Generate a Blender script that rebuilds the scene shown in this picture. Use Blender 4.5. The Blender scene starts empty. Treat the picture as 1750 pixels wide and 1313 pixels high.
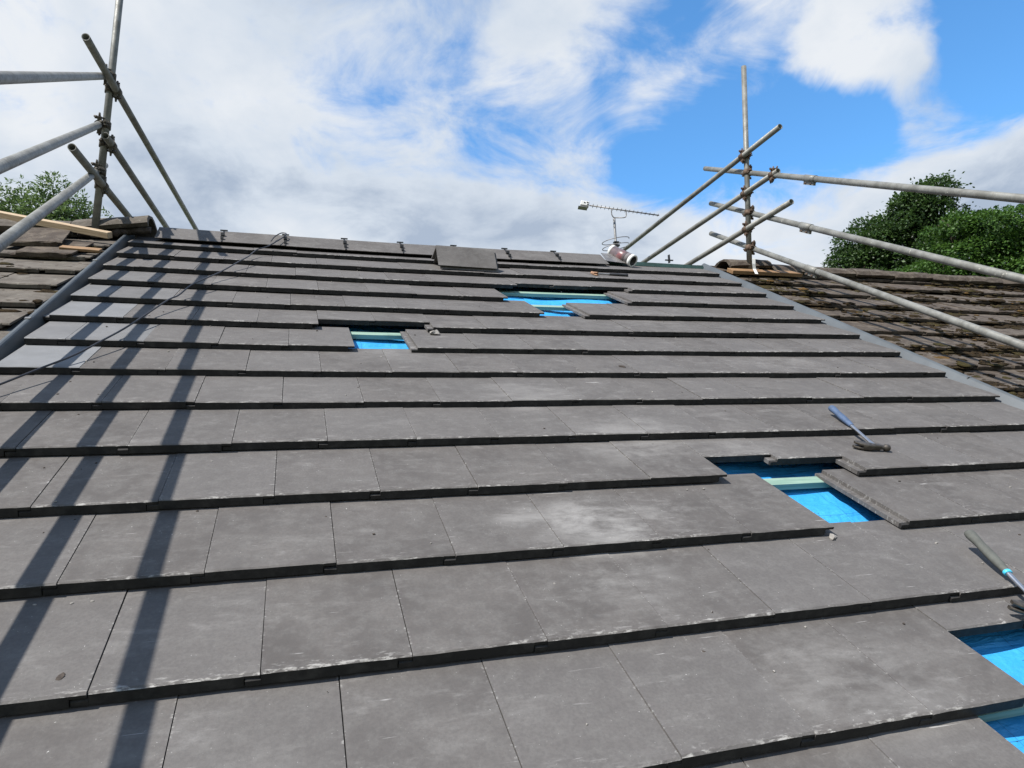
import bpy, math, random
from mathutils import Vector, Matrix

random.seed(7)
S = bpy.context.scene
COL = S.collection
PI = math.pi
PITCH = math.radians(30.0)          # roof pitch
Z0 = 5.4                            # height of the ridge above ground
ROOFM = Matrix.Translation((0, 0, Z0)) @ Matrix.Rotation(PITCH, 4, 'X')   # roof frame: x along ridge, y up the slope, z off the slope

# ------------------------------------------------------------------ camera
cam_d = bpy.data.cameras.new('camera'); cam = bpy.data.objects.new('camera', cam_d); COL.objects.link(cam)
cam_d.sensor_width = 36.0; cam_d.lens = 24.572; cam_d.clip_start = 0.05; cam_d.clip_end = 3000.0
right = Vector((0.954829, -0.275601, 0.111109)); down = Vector((-0.000215, -0.37455, -0.927207)); fwd = Vector((0.297155, 0.8853, -0.35769))
cm = Matrix(((right.x, -down.x, -fwd.x, 1.0845), (right.y, -down.y, -fwd.y, -5.6461), (right.z, -down.z, -fwd.z, 1.0935), (0, 0, 0, 1)))
cam.matrix_world = ROOFM @ cm
S.camera = cam
S.render.resolution_x = 1024; S.render.resolution_y = 768

# ------------------------------------------------------------------ light, sky, exposure
sun_dir = (ROOFM.to_3x3() @ Vector((-0.610, 0.20, 1.0))).normalized()
SUN_EL = math.asin(sun_dir.z); SUN_AZ = math.atan2(sun_dir.x, sun_dir.y)
sd = bpy.data.lights.new('sun', 'SUN'); so = bpy.data.objects.new('sun', sd); COL.objects.link(so)
sd.energy = 4.5; sd.angle = math.radians(0.53); sd.color = (1.0, 0.955, 0.89)
so.rotation_euler = (-sun_dir).to_track_quat('-Z', 'Y').to_euler(); so.location = (-20, -10, 40)
S.view_settings.view_transform = 'Standard'; S.view_settings.look = 'None'
S.view_settings.exposure = 0.78; S.view_settings.gamma = 1.0; S.view_settings.use_curve_mapping = False

PATCHES = (((0.60, 0.67, 0.42), 2, 17, -0.43), ((0.40, 0.775, 0.475), 0, 12, -0.30), ((0.16, 0.84, 0.515), 0, 5, -0.10), ((0.77, 0.50, 0.40), 0, 8, -0.40), ((0.40, 0.72, 0.565), 0, 6, -0.12),
           ((0.575, 0.61, 0.545), 0, 9, 0.40), ((0.645, 0.585, 0.49), 0, 6, 0.36), ((0.69, 0.58, 0.435), 0, 5, 0.26), ((0.80, 0.53, 0.28), 3, 13, 0.46), ((0.37, 0.77, 0.52), 0, 10, 0.46), ((0.49, 0.73, 0.48), 0, 6, 0.30), ((0.33, 0.80, 0.50), 0, 5, -0.08),
           ((-0.20, 0.86, 0.482), 8, 34, 0.22))
def build_world():
    w = bpy.data.worlds.new('World'); S.world = w; w.use_nodes = True
    nt = w.node_tree; nt.nodes.clear(); N = nt.nodes.new; L = nt.links.new
    out = N('ShaderNodeOutputWorld'); bg = N('ShaderNodeBackground'); bg.inputs[1].default_value = 0.14
    L(bg.outputs[0], out.inputs[0])
    sky = N('ShaderNodeTexSky'); sky.sky_type = 'NISHITA'; sky.sun_disc = False
    sky.sun_elevation = SUN_EL; sky.sun_rotation = SUN_AZ % (2 * PI)
    sky.air_density = 1.0; sky.dust_density = 0.25; sky.ozone_density = 2.2
    tint = N('ShaderNodeMix'); tint.data_type = 'RGBA'; tint.blend_type = 'MULTIPLY'; tint.inputs[0].default_value = 1.0
    L(sky.outputs[0], tint.inputs[6]); tint.inputs[7].default_value = (0.50, 0.87, 1.07, 1)
    tc = N('ShaderNodeTexCoord')
    sep = N('ShaderNodeSeparateXYZ'); L(tc.outputs['Generated'], sep.inputs[0])
    def math_(op, a, b=None, c=None, clamp=False):
        n = N('ShaderNodeMath'); n.operation = op; n.use_clamp = clamp
        for i, v in enumerate((a, b, c)):
            if v is None: continue
            if isinstance(v, (int, float)): n.inputs[i].default_value = v
            else: L(v, n.inputs[i])
        return n.outputs[0]
    # cloud layer seen from below: project the direction on a flat layer
    zz = math_('ADD', math_('MAXIMUM', sep.outputs[2], 0.0), 0.22)
    comb = N('ShaderNodeCombineXYZ')
    L(math_('DIVIDE', sep.outputs[0], zz), comb.inputs[0]); L(math_('DIVIDE', sep.outputs[1], zz), comb.inputs[1])
    def noise(scale, detail, rough, off, dist=0.0):
        m = N('ShaderNodeMapping'); m.inputs['Location'].default_value = off; L(comb.outputs[0], m.inputs[0])
        n = N('ShaderNodeTexNoise'); n.inputs['Scale'].default_value = scale; n.inputs['Detail'].default_value = detail
        n.inputs['Roughness'].default_value = rough; n.inputs['Distortion'].default_value = dist
        L(m.outputs[0], n.inputs[0]); return n.outputs[0]
    big = noise(1.25, 12, 0.60, (3.1, 1.7, 0.0), 0.35)
    fine = noise(4.2, 12, 0.62, (0.3, 8.2, 2.0), 0.5)
    nv = N('ShaderNodeVectorMath'); nv.operation = 'NORMALIZE'; L(tc.outputs['Generated'], nv.inputs[0])
    # edges of the banks are ragged: look the banks up along a slightly disturbed direction
    wob = N('ShaderNodeTexNoise'); wob.inputs['Scale'].default_value = 5.0; wob.inputs['Detail'].default_value = 5; wob.inputs['Roughness'].default_value = 0.6
    L(nv.outputs[0], wob.inputs[0])
    ws = N('ShaderNodeVectorMath'); ws.operation = 'MULTIPLY_ADD'; L(wob.outputs['Color'], ws.inputs[0]); ws.inputs[1].default_value = (0.16, 0.16, 0.10); ws.inputs[2].default_value = (-0.08, -0.08, -0.05)
    wd = N('ShaderNodeVectorMath'); wd.operation = 'ADD'; L(nv.outputs[0], wd.inputs[0]); L(ws.outputs[0], wd.inputs[1])
    wn = N('ShaderNodeVectorMath'); wn.operation = 'NORMALIZE'; L(wd.outputs[0], wn.inputs[0]); wd = wn
    # weather: broad clear gaps and broad banks in the cloud cover
    def patch(d, inner, outer, amt):
        v = N('ShaderNodeVectorMath'); v.operation = 'DOT_PRODUCT'
        L(wd.outputs[0], v.inputs[0]); v.inputs[1].default_value = Vector(d).normalized()
        m = N('ShaderNodeMapRange'); m.interpolation_type = 'SMOOTHSTEP'
        m.inputs[1].default_value = math.cos(math.radians(outer)); m.inputs[2].default_value = math.cos(math.radians(inner))
        m.inputs[3].default_value = 0.0; m.inputs[4].default_value = amt
        L(v.outputs['Value'], m.inputs[0]); return m.outputs[0]
    val = math_('ADD', math_('MULTIPLY', math_('SUBTRACT', big, 0.5), 0.75), math_('MULTIPLY', math_('SUBTRACT', fine, 0.5), 0.95))
    val = math_('ADD', val, 0.50)
    for d, i, o, a in PATCHES:
        val = math_('ADD', val, patch(d, i, o, a))
    low = N('ShaderNodeMapRange'); low.interpolation_type = 'SMOOTHSTEP'; low.inputs[1].default_value = 0.02; low.inputs[2].default_value = 0.30
    low.inputs[3].default_value = 1.0; low.inputs[4].default_value = 0.0; L(sep.outputs[2], low.inputs[0])
    low2 = N('ShaderNodeMapRange'); low2.interpolation_type = 'SMOOTHSTEP'; low2.inputs[1].default_value = 0.29; low2.inputs[2].default_value = 0.43
    low2.inputs[3].default_value = 0.62; low2.inputs[4].default_value = 0.0; L(sep.outputs[2], low2.inputs[0])
    val = math_('ADD', val, low2.outputs[0])          # cloud decks close up towards the horizon
    cov = N('ShaderNodeMapRange'); cov.interpolation_type = 'SMOOTHSTEP'
    cov.inputs[1].default_value = 0.33; cov.inputs[2].default_value = 0.70
    L(val, cov.inputs[0])
    # cloud brightness: sunlit white with grey-blue bases, the undersides greyer low down
    shade = noise(1.9, 9, 0.55, (5.5, 2.9, 1.0), 0.3)
    thick = math_('SUBTRACT', math_('MULTIPLY', shade, 1.25), math_('MULTIPLY', math_('SUBTRACT', fine, 0.5), 0.30))
    thick = math_('SUBTRACT', thick, math_('MULTIPLY', math_('SUBTRACT', val, 0.75, None, True), 0.25))
    ramp = N('ShaderNodeValToRGB'); L(thick, ramp.inputs[0])
    e = ramp.color_ramp.elements
    e[0].position = 0.34; e[0].color = (1.75, 2.10, 2.65, 1)
    e[1].position = 0.74; e[1].color = (3.45, 3.60, 3.80, 1)
    m2 = e.new(0.52); m2.color = (2.75, 3.05, 3.45, 1)
    mix = N('ShaderNodeMix'); mix.data_type = 'RGBA'
    L(cov.outputs[0], mix.inputs[0]); L(tint.outputs[2], mix.inputs[6])
    deck = N('ShaderNodeMix'); deck.data_type = 'RGBA'; L(low.outputs[0], deck.inputs[0]); L(ramp.outputs[0], deck.inputs[6]); deck.inputs[7].default_value = (2.9, 3.15, 3.45, 1)
    L(deck.outputs[2], mix.inputs[7])
    L(mix.outputs[2], bg.inputs[0])
build_world()

# ------------------------------------------------------------------ materials
def newmat(name):
    m = bpy.data.materials.new(name); m.use_nodes = True
    nt = m.node_tree; b = nt.nodes['Principled BSDF']
    return m, nt, b
class NB:
    """small node-building helper"""
    def __init__(s, nt): s.nt = nt; s.tc = nt.nodes.new('ShaderNodeTexCoord')
    def link(s, a, b): s.nt.links.new(a, b)
    def val(s, inp, v):
        if isinstance(v, (int, float, tuple)): inp.default_value = v
        else: s.link(v, inp)
    def noise(s, vec, scale, detail=4, rough=0.55, dist=0.0):
        n = s.nt.nodes.new('ShaderNodeTexNoise'); s.link(vec, n.inputs[0])
        n.inputs['Scale'].default_value = scale; n.inputs['Detail'].default_value = detail
        n.inputs['Roughness'].default_value = rough; n.inputs['Distortion'].default_value = dist
        return n.outputs[0]
    def map(s, vec, loc=(0, 0, 0), scale=(1, 1, 1), rot=(0, 0, 0)):
        n = s.nt.nodes.new('ShaderNodeMapping'); s.link(vec, n.inputs[0])
        n.inputs['Location'].default_value = loc; n.inputs['Scale'].default_value = scale; n.inputs['Rotation'].default_value = rot
        return n.outputs[0]
    def rng(s, v, a, b, c=0.0, d=1.0):
        n = s.nt.nodes.new('ShaderNodeMapRange'); n.interpolation_type = 'SMOOTHSTEP'; s.link(v, n.inputs[0])
        for i, x in enumerate((a, b, c, d)): n.inputs[i + 1].default_value = x
        return n.outputs[0]
    def math(s, op, a, b=0.0, clamp=False):
        n = s.nt.nodes.new('ShaderNodeMath'); n.operation = op; n.use_clamp = clamp
        s.val(n.inputs[0], a); s.val(n.inputs[1], b); return n.outputs[0]
    def mix(s, f, a, b, mode='MIX'):
        n = s.nt.nodes.new('ShaderNodeMix'); n.data_type = 'RGBA'; n.blend_type = mode
        s.val(n.inputs[0], f); s.val(n.inputs[6], a if not isinstance(a, tuple) else (*a, 1)); s.val(n.inputs[7], b if not isinstance(b, tuple) else (*b, 1))
        return n.outputs[2]
    def vadd(s, a, b):
        n = s.nt.nodes.new('ShaderNodeVectorMath'); n.operation = 'ADD'; s.link(a, n.inputs[0]); s.link(b, n.inputs[1]); return n.outputs[0]
    def vscale(s, v, k):
        n = s.nt.nodes.new('ShaderNodeVectorMath'); n.operation = 'SCALE'; s.link(v, n.inputs[0]); n.inputs['Scale'].default_value = k; return n.outputs[0]
    def sep(s, v):
        n = s.nt.nodes.new('ShaderNodeSeparateXYZ'); s.link(v, n.inputs[0]); return n.outputs
    def rnd(s):
        n = s.nt.nodes.new('ShaderNodeObjectInfo'); return n.outputs['Random'], n.outputs['Location']
    def attr(s, name):
        n = s.nt.nodes.new('ShaderNodeAttribute'); n.attribute_type = 'OBJECT'; n.attribute_name = name; return n.outputs['Fac']
    def bump(s, h, strength, dist, bsdf):
        n = s.nt.nodes.new('ShaderNodeBump'); n.inputs['Strength'].default_value = strength; n.inputs['Distance'].default_value = dist
        s.link(h, n.inputs['Height']); s.link(n.outputs[0], bsdf.inputs['Normal'])

def simple(name, col, rough=0.6, metal=0.0, var=0.0, scale=20.0, bump=0.0, col2=None):
    m, nt, b = newmat(name); k = NB(nt)
    b.inputs['Roughness'].default_value = rough; b.inputs['Metallic'].default_value = metal
    if var or col2:
        n = k.noise(k.tc.outputs['Object'], scale, 5, 0.6)
        c2 = col2 or tuple(min(1, c * (1 + var)) for c in col); c1 = col if col2 else tuple(c * (1 - var) for c in col)
        k.link(k.mix(k.rng(n, 0.35, 0.68), c1, c2), b.inputs['Base Color'])
        if bump: k.bump(n, bump, 0.004, b)
    else: b.inputs['Base Color'].default_value = (*col, 1)
    return m

CP = math.cos(PITCH)
# mortar dust wiped on the tiles: x, y on the ground plan, radius, strength
DUST = ((1.98, -3.46, 0.26, 0.80), (1.74, -3.42, 0.13, 0.5), (1.92, -3.69, 0.20, 0.42), (2.35, -2.99, 0.34, 0.40), (2.75, -3.10, 0.24, 0.34), (0.72, -1.08, 0.20, 0.40), (2.05, -2.60, 0.30, 0.32), (3.7, -2.2, 0.35, 0.25), (2.3, -4.05, 0.30, 0.36), (0.9, -4.05, 0.22, 0.25), (3.3, -1.5, 0.3, 0.25), (1.5, -2.1, 0.3, 0.22))
def mat_new_tile(name='grey_concrete_tile', edges=True):
    m, nt, b = newmat(name); k = NB(nt)
    r, loc = k.rnd()
    o = k.tc.outputs['Object']
    v = k.vadd(o, k.vscale(loc, 3.17))                     # every tile gets its own piece of the pattern
    xyz = k.sep(o)
    low = k.noise(v, 5.0, 5, 0.6)
    col = k.mix(k.rng(low, 0.32, 0.70), (0.0675, 0.0610, 0.0570), (0.0995, 0.0910, 0.0850))
    col = k.mix(k.rng(r, 0.15, 1.0, 0.0, 0.55), col, (0.106, 0.0995, 0.0960))
    mott = k.noise(v, 26.0, 6, 0.65)
    col = k.mix(k.rng(mott, 0.40, 0.70, 0.0, 0.46), col, (0.128, 0.122, 0.115))
    fin = k.noise(v, 130.0, 3, 0.6)
    col = k.mix(k.rng(fin, 0.35, 0.7, 0.0, 0.32), col, (0.058, 0.055, 0.053))
    # dusty smears dragged along the slope
    sm = k.noise(k.map(v, scale=(3.0, 7.5, 3.0), rot=(0, 0, 0.45)), 2.0, 8, 0.68, 0.35)
    col = k.mix(k.math('MULTIPLY', k.rng(sm, 0.56, 0.78), 0.36), col, (0.25, 0.24, 0.23))
    sp = k.noise(v, 210.0, 2, 0.5)
    col = k.mix(k.math('MULTIPLY', k.rng(sp, 0.70, 0.78), k.rng(mott, 0.48, 0.62)), col, (0.42, 0.41, 0.39))
    scr = k.noise(k.map(v, scale=(5, 90, 5), rot=(0, 0, 1.0)), 1.6, 3, 0.5, 0.3)
    col = k.mix(k.math('MULTIPLY', k.rng(scr, 0.70, 0.76), k.rng(sm, 0.42, 0.58, 0.0, 0.7)), col, (0.36, 0.35, 0.34))
    dk = k.noise(v, 11.0, 3, 0.5)
    col = k.mix(k.rng(dk, 0.64, 0.78, 0.0, 0.35), col, (0.065, 0.063, 0.062))
    # rubbed, chipped edges show pale concrete
    en = k.noise(k.map(v, scale=(1.0, 3.0, 1.0)), 34.0, 6, 0.7)
    top = k.rng(xyz[2], -0.0065, -0.0035)
    tail = k.math('MULTIPLY', k.rng(xyz[1], 0.001, 0.014, 1.0, 0.0), top) if edges else k.math('MULTIPLY', k.rng(xyz[2], -0.160, -0.120, 1.0, 0.0), 0.5)
    gate = k.rng(k.noise(k.vadd(o, k.vscale(loc, 1.0)), 3.7, 3, 0.6), 0.38, 0.62)
    ef = k.math('MULTIPLY', k.math('MULTIPLY', tail, k.rng(en, 0.49, 0.60)), gate)
    col = k.mix(k.math('MULTIPLY', ef, 0.62), col, (0.40, 0.385, 0.36))
    far = k.math('MULTIPLY', k.rng(xyz[1], 0.001, 0.055, 1.0, 0.0), top) if edges else k.math('MULTIPLY', tail, 0.5)
    col = k.mix(k.math('MULTIPLY', k.math('MULTIPLY', far, k.math('MULTIPLY', gate, k.rng(en, 0.54, 0.70))), 0.50), col, (0.40, 0.39, 0.37))
    side = k.math('ADD', k.rng(xyz[0], 0.0, 0.006, 1.0, 0.0), k.rng(xyz[0], 0.297, 0.303, 0.0, 1.0)) if edges else k.math('MULTIPLY', tail, 0.2)
    col = k.mix(k.math('MULTIPLY', k.math('MULTIPLY', side, k.rng(en, 0.54, 0.66)), 0.45), col, (0.38, 0.37, 0.35))
    # pale, newly cast tiles
    pale = k.mix(k.rng(low, 0.3, 0.7), (0.135, 0.139, 0.144), (0.168, 0.173, 0.180))
    col = k.mix(k.attr('pale'), col, pale)
    # mortar dust wiped over a few tiles
    gp = nt.nodes.new('ShaderNodeNewGeometry').outputs['Position']; px = k.sep(gp)
    dn = k.noise(k.map(gp, rot=(0, 0, 0.5), scale=(1.0, 2.3, 2.3)), 4.2, 9, 0.70, 0.25)
    spots = None
    for (sx_, sy_, rad_, amt_) in DUST:
        dx = k.math('MULTIPLY', k.math('SUBTRACT', px[0], sx_), 1.0 / rad_); dy = k.math('MULTIPLY', k.math('SUBTRACT', px[1], sy_), 1.5 / rad_)
        f_ = k.math('MULTIPLY', k.rng(k.math('ADD', k.math('MULTIPLY', dx, dx), k.math('MULTIPLY', dy, dy)), 0.1, 1.0, 1.0, 0.0), amt_)
        spots = f_ if spots is None else k.math('MAXIMUM', spots, f_)
    d1 = k.math('MULTIPLY', spots, k.rng(dn, 0.36, 0.66, 0.0, 0.62)); d2 = k.math('MULTIPLY', k.rng(dn, 0.54, 0.74), 0.14)
    col = k.mix(k.math('MAXIMUM', d1, d2), col, (0.34, 0.33, 0.315))
    # down-slope tail faces and low lips: their shade is painted into the colour
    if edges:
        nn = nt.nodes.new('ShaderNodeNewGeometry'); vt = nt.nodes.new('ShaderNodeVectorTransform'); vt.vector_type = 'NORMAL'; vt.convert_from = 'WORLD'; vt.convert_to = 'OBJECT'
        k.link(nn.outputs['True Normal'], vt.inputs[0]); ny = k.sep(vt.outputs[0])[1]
        riser_shade = k.math('MULTIPLY', k.rng(ny, -0.9, -0.8, 1.0, 0.0), k.math('LESS_THAN', xyz[1], 0.02))
        riser_shade = k.math('MAXIMUM', riser_shade, k.math('MULTIPLY', k.math('LESS_THAN', xyz[1], 0.012), k.math('LESS_THAN', xyz[2], -0.0075)))
        col = k.mix(riser_shade, col, k.mix(k.rng(mott, 0.4, 0.75), (0.018, 0.017, 0.0165), (0.040, 0.038, 0.036)))
    k.link(col, b.inputs['Base Color'])
    b.inputs['Roughness'].default_value = 0.8; b.inputs['Specular IOR Level'].default_value = 0.3
    k.bump(k.math('ADD', k.math('MULTIPLY', fin, 0.6), k.noise(v, 45, 5, 0.7)), 0.25, 0.0025, b)
    return m

def mat_old_tile(name, brown):
    m, nt, b = newmat(name); k = NB(nt)
    r, loc = k.rnd(); o = k.tc.outputs['Object']; v = k.vadd(o, k.vscale(loc, 2.3))
    low = k.noise(v, 8.0, 6, 0.65)
    ca, cb = ((0.040, 0.029, 0.020), (0.102, 0.080, 0.058)) if brown else ((0.060, 0.050, 0.039), (0.118, 0.103, 0.085))
    col = k.mix(k.rng(low, 0.3, 0.7), ca, cb)
    col = k.mix(k.rng(r, 0, 1, 0, 0.35), col, (0.075, 0.064, 0.050))
    li = k.noise(v, 22.0, 5, 0.7, 0.5)
    col = k.mix(k.rng(li, 0.60, 0.68, 0, 0.65), col, (0.20, 0.185, 0.155))        # pale lichen
    mo = k.noise(v, 13.0, 8, 0.72, 0.4)
    col = k.mix(k.rng(mo, 0.45 if brown else 0.55, 0.56 if brown else 0.66, 0, 0.85), col, (0.034, 0.023, 0.015))   # dried moss film
    rd = k.noise(v, 40.0, 4, 0.7)
    col = k.mix(k.rng(rd, 0.60, 0.70, 0, 0.5), col, (0.088, 0.048, 0.034))
    k.link(col, b.inputs['Base Color']); b.inputs['Roughness'].default_value = 0.92
    k.bump(k.math('ADD', mo, k.noise(v, 90, 5, 0.7)), 0.6, 0.006, b)
    return m

def mat_moss():
    m, nt, b = newmat('dry_moss'); k = NB(nt); o = k.tc.outputs['Object']
    g = nt.nodes.new('ShaderNodeNewGeometry')
    n = k.noise(o, 60.0, 6, 0.75)
    col = k.mix(k.rng(n, 0.35, 0.7), (0.018, 0.013, 0.008), (0.062, 0.043, 0.022))
    col = k.mix(k.rng(g.outputs['Random Per Island'], 0.55, 0.95, 0, 0.7), col, (0.058, 0.050, 0.018))
    col = k.mix(k.rng(g.outputs['Random Per Island'], 0.93, 1.0, 0, 0.8), col, (0.15, 0.085, 0.03))
    k.link(col, b.inputs['Base Color']); b.inputs['Roughness'].default_value = 1.0; b.inputs['Specular IOR Level'].default_value = 0.1
    k.bump(k.noise(o, 160, 4, 0.8), 1.0, 0.012, b)
    return m

def mat_steel():
    m, nt, b = newmat('galvanised_scaffold_tube'); k = NB(nt); o = k.tc.outputs['Object']
    r, loc = k.rnd(); v = k.vadd(o, k.vscale(loc, 1.3))
    n = k.noise(v, 9.0, 6, 0.65); n2 = k.noise(v, 60.0, 4, 0.6)
    col = k.mix(k.rng(n, 0.35, 0.65), (0.120, 0.118, 0.104), (0.205, 0.205, 0.188))
    col = k.mix(k.rng(n2, 0.60, 0.72, 0, 0.5), col, (0.13, 0.11, 0.085))
    sp = k.noise(v, 34.0, 3, 0.5)
    col = k.mix(k.rng(sp, 0.69, 0.73, 0, 0.7), col, (0.40, 0.385, 0.33))
    col = k.mix(k.rng(r, 0, 1, 0, 0.18), col, (0.14, 0.125, 0.10))
    k.link(col, b.inputs['Base Color']); b.inputs['Metallic'].default_value = 0.18
    k.link(k.rng(n2, 0.3, 0.7, 0.46, 0.66), b.inputs['Roughness'])
    k.bump(n2, 0.15, 0.002, b)
    return m

def mat_wood(name, ca, cb, rough=0.7):
    m, nt, b = newmat(name); k = NB(nt); o = k.tc.outputs['Object']
    g = k.noise(k.map(o, scale=(3, 60, 60)), 1.5, 5, 0.6, 0.4)
    col = k.mix(k.rng(g, 0.35, 0.65), ca, cb)
    col = k.mix(k.rng(k.noise(o, 9, 4), 0.55, 0.8, 0, 0.5), col, tuple(c * 0.6 for c in ca))
    k.link(col, b.inputs['Base Color']); b.inputs['Roughness'].default_value = rough
    k.bump(g, 0.3, 0.002, b); return m

def mat_membrane():
    m, nt, b = newmat('blue_underlay'); k = NB(nt); o = k.tc.outputs['Object']; s = k.sep(o)
    n = k.noise(o, 14, 5, 0.6)
    col = k.mix(k.rng(n, 0.3, 0.7), (0.020, 0.245, 0.54), (0.034, 0.300, 0.62))
    # printed guide lines and dashes of the sheet
    def line(c, pitch, wd, off):
        f = k.math('FRACT', k.math('ADD', k.math('MULTIPLY', c, 1.0 / pitch), off)); f = k.math('ABSOLUTE', k.math('SUBTRACT', f, 0.5))
        return k.math('LESS_THAN', f, wd / pitch * 0.5)
    ln = k.math('MAXIMUM', line(k.math('ADD', s[0], k.math('MULTIPLY', k.noise(o, 3.0, 2), 0.02)), 0.155, 0.0020, 0.30), line(k.math('ADD', s[1], k.math('MULTIPLY', k.noise(o, 5.0, 2), 0.05)), 0.31, 0.0022, 0.1))
    col = k.mix(k.math('MULTIPLY', ln, 0.6), col, (0.006, 0.035, 0.11))
    sp = k.noise(k.map(o, scale=(1.0, 2.2, 1)), 38, 2, 0.5)
    col = k.mix(k.math('MULTIPLY', k.rng(sp, 0.73, 0.75), 0.8), col, (0.01, 0.02, 0.05))
    k.link(col, b.inputs['Base Color']); b.inputs['Roughness'].default_value = 0.55
    k.bump(k.math('ADD', k.math('MULTIPLY', k.noise(k.map(o, scale=(2.0, 11.0, 1.0), rot=(0, 0, 0.12)), 2.2, 3, 0.5, 0.6), 3.0), k.noise(o, 40, 4, 0.6)), 0.55, 0.010, b); return m

def mat_leaf(name, ca, cb, trans=0.3):
    m, nt, b = newmat(name); k = NB(nt)
    g = nt.nodes.new('ShaderNodeNewGeometry')
    n = k.noise(k.tc.outputs['Object'], 0.9, 3, 0.5)
    f = k.math('ADD', k.math('MULTIPLY', g.outputs['Random Per Island'], 0.55), k.math('MULTIPLY', n, 0.6))
    col = k.mix(k.rng(f, 0.25, 0.95), ca, cb)
    k.link(col, b.inputs['Base Color']); b.inputs['Roughness'].default_value = 0.5; b.inputs['Specular IOR Level'].default_value = 0.35
    t = nt.nodes.new('ShaderNodeBsdfTranslucent'); k.link(k.mix(0.5, col, tuple(min(1, c * 1.6) for c in cb)), t.inputs[0])
    ms = nt.nodes.new('ShaderNodeMixShader'); ms.inputs[0].default_value = trans
    nt.links.new(b.outputs[0], ms.inputs[1]); nt.links.new(t.outputs[0], ms.inputs[2])
    nt.links.new(ms.outputs[0], nt.nodes['Material Output'].inputs[0]); return m

M = dict(
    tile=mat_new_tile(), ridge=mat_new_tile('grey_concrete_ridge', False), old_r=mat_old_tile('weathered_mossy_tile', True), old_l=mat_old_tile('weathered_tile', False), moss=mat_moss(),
    steel=mat_steel(), rust=simple('rusty_coupler', (0.060, 0.038, 0.026), 0.75, 0.35, col2=(0.135, 0.090, 0.062), scale=45, bump=0.4),
    rust_l=simple('weathered_coupler', (0.050, 0.044, 0.036), 0.7, 0.4, col2=(0.12, 0.105, 0.082), scale=45, bump=0.4),
    inside=simple('tube_bore', (0.05, 0.045, 0.04), 0.9),
    grp=simple('grey_gutter_plastic', (0.055, 0.065, 0.073), 0.5, 0.0, 0.14, 5.0),
    batten=mat_wood('green_treated_batten', (0.150, 0.240, 0.190), (0.225, 0.320, 0.255)),
    pine=mat_wood('raw_pine', (0.30, 0.21, 0.125), (0.40, 0.305, 0.195)), pine_o=mat_wood('orange_pine', (0.17, 0.092, 0.040), (0.25, 0.15, 0.07)),
    teal=simple('teal_membrane', (0.030, 0.070, 0.062), 0.6, 0, 0.2, 20), membrane=mat_membrane(), black=simple('black_plastic', (0.012, 0.012, 0.013), 0.5), cable=simple('black_cable', (0.018, 0.018, 0.022), 0.45),
    white=simple('white_plastic', (0.60, 0.60, 0.58), 0.45), alu=simple('dull_aluminium', (0.24, 0.24, 0.235), 0.45, 0.7, 0.2, 30),
    alu_d=simple('weathered_aluminium', (0.22, 0.21, 0.20), 0.5, 0.6, 0.25, 30),
    chrome=simple('polished_steel', (0.42, 0.43, 0.45), 0.30, 0.9, 0.08, 40), headsteel=simple('worn_hammer_steel', (0.085, 0.074, 0.062), 0.45, 0.6, 0.3, 60, 0.2),
    blue_grip=simple('faded_blue_grip', (0.048, 0.080, 0.145), 0.7, 0, 0.18, 30), grey_grip=simple('grey_rubber_grip', (0.070, 0.073, 0.064), 0.8, 0, 0.15, 40),
    cyan=simple('cyan_plastic', (0.05, 0.42, 0.62), 0.4), tan=simple('rusty_tan_steel', (0.30, 0.17, 0.10), 0.7, 0.2, 0.3, 60),
    wall=simple('rendered_wall', (0.50, 0.47, 0.42), 0.9, 0, 0.08, 4), bark=simple('bark', (0.055, 0.042, 0.030), 0.95, 0, 0.35, 8, 0.6),
    mortar=simple('mortar', (0.23, 0.215, 0.195), 0.95, 0, 0.2, 50, 0.5), dirt=simple('dark_dirt', (0.045, 0.035, 0.028), 0.95, 0, 0.3, 80),
    leaf_a=mat_leaf('dark_green_leaf', (0.018, 0.040, 0.012), (0.052, 0.098, 0.022)), leaf_b=mat_leaf('bright_green_leaf', (0.022, 0.056, 0.009), (0.068, 0.138, 0.023)),
    leaf_c=mat_leaf('pale_green_leaf', (0.038, 0.070, 0.022), (0.110, 0.170, 0.050)),
    slab=simple('old_felt', (0.03, 0.028, 0.026), 0.95),
)
def mat_roll():
    m, nt, b = newmat('printed_wrapper'); k = NB(nt); o = k.tc.outputs['Object']; s = k.sep(o)
    n = k.noise(o, 30, 4, 0.6)
    col = k.mix(k.rng(n, 0.35, 0.65), (0.085, 0.065, 0.068), (0.135, 0.105, 0.108))
    p = k.math('MULTIPLY', k.rng(s[2], 0.09, 0.12), k.rng(s[2], 0.15, 0.18, 1, 0))
    col = k.mix(k.math('MULTIPLY', k.math('MULTIPLY', p, k.rng(n, 0.40, 0.60)), 0.8), col, (0.20, 0.055, 0.055))
    p2 = k.math('MULTIPLY', k.rng(s[2], 0.190, 0.200), k.rng(s[2], 0.220, 0.230, 1, 0))
    col = k.mix(k.math('MULTIPLY', p2, 0.5), col, (0.45, 0.42, 0.42))
    k.link(col, b.inputs['Base Color']); b.inputs['Roughness'].default_value = 0.35; return m
M['roll'] = mat_roll()
def mat_ground():
    m, nt, b = newmat('grass_ground'); k = NB(nt); o = k.tc.outputs['Object']
    col = k.mix(k.rng(k.noise(o, 0.3, 6, 0.6), 0.35, 0.65), (0.035, 0.060, 0.018), (0.085, 0.105, 0.040))
    k.link(col, b.inputs['Base Color']); b.inputs['Roughness'].default_value = 0.95; return m
M['ground'] = mat_ground()

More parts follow.
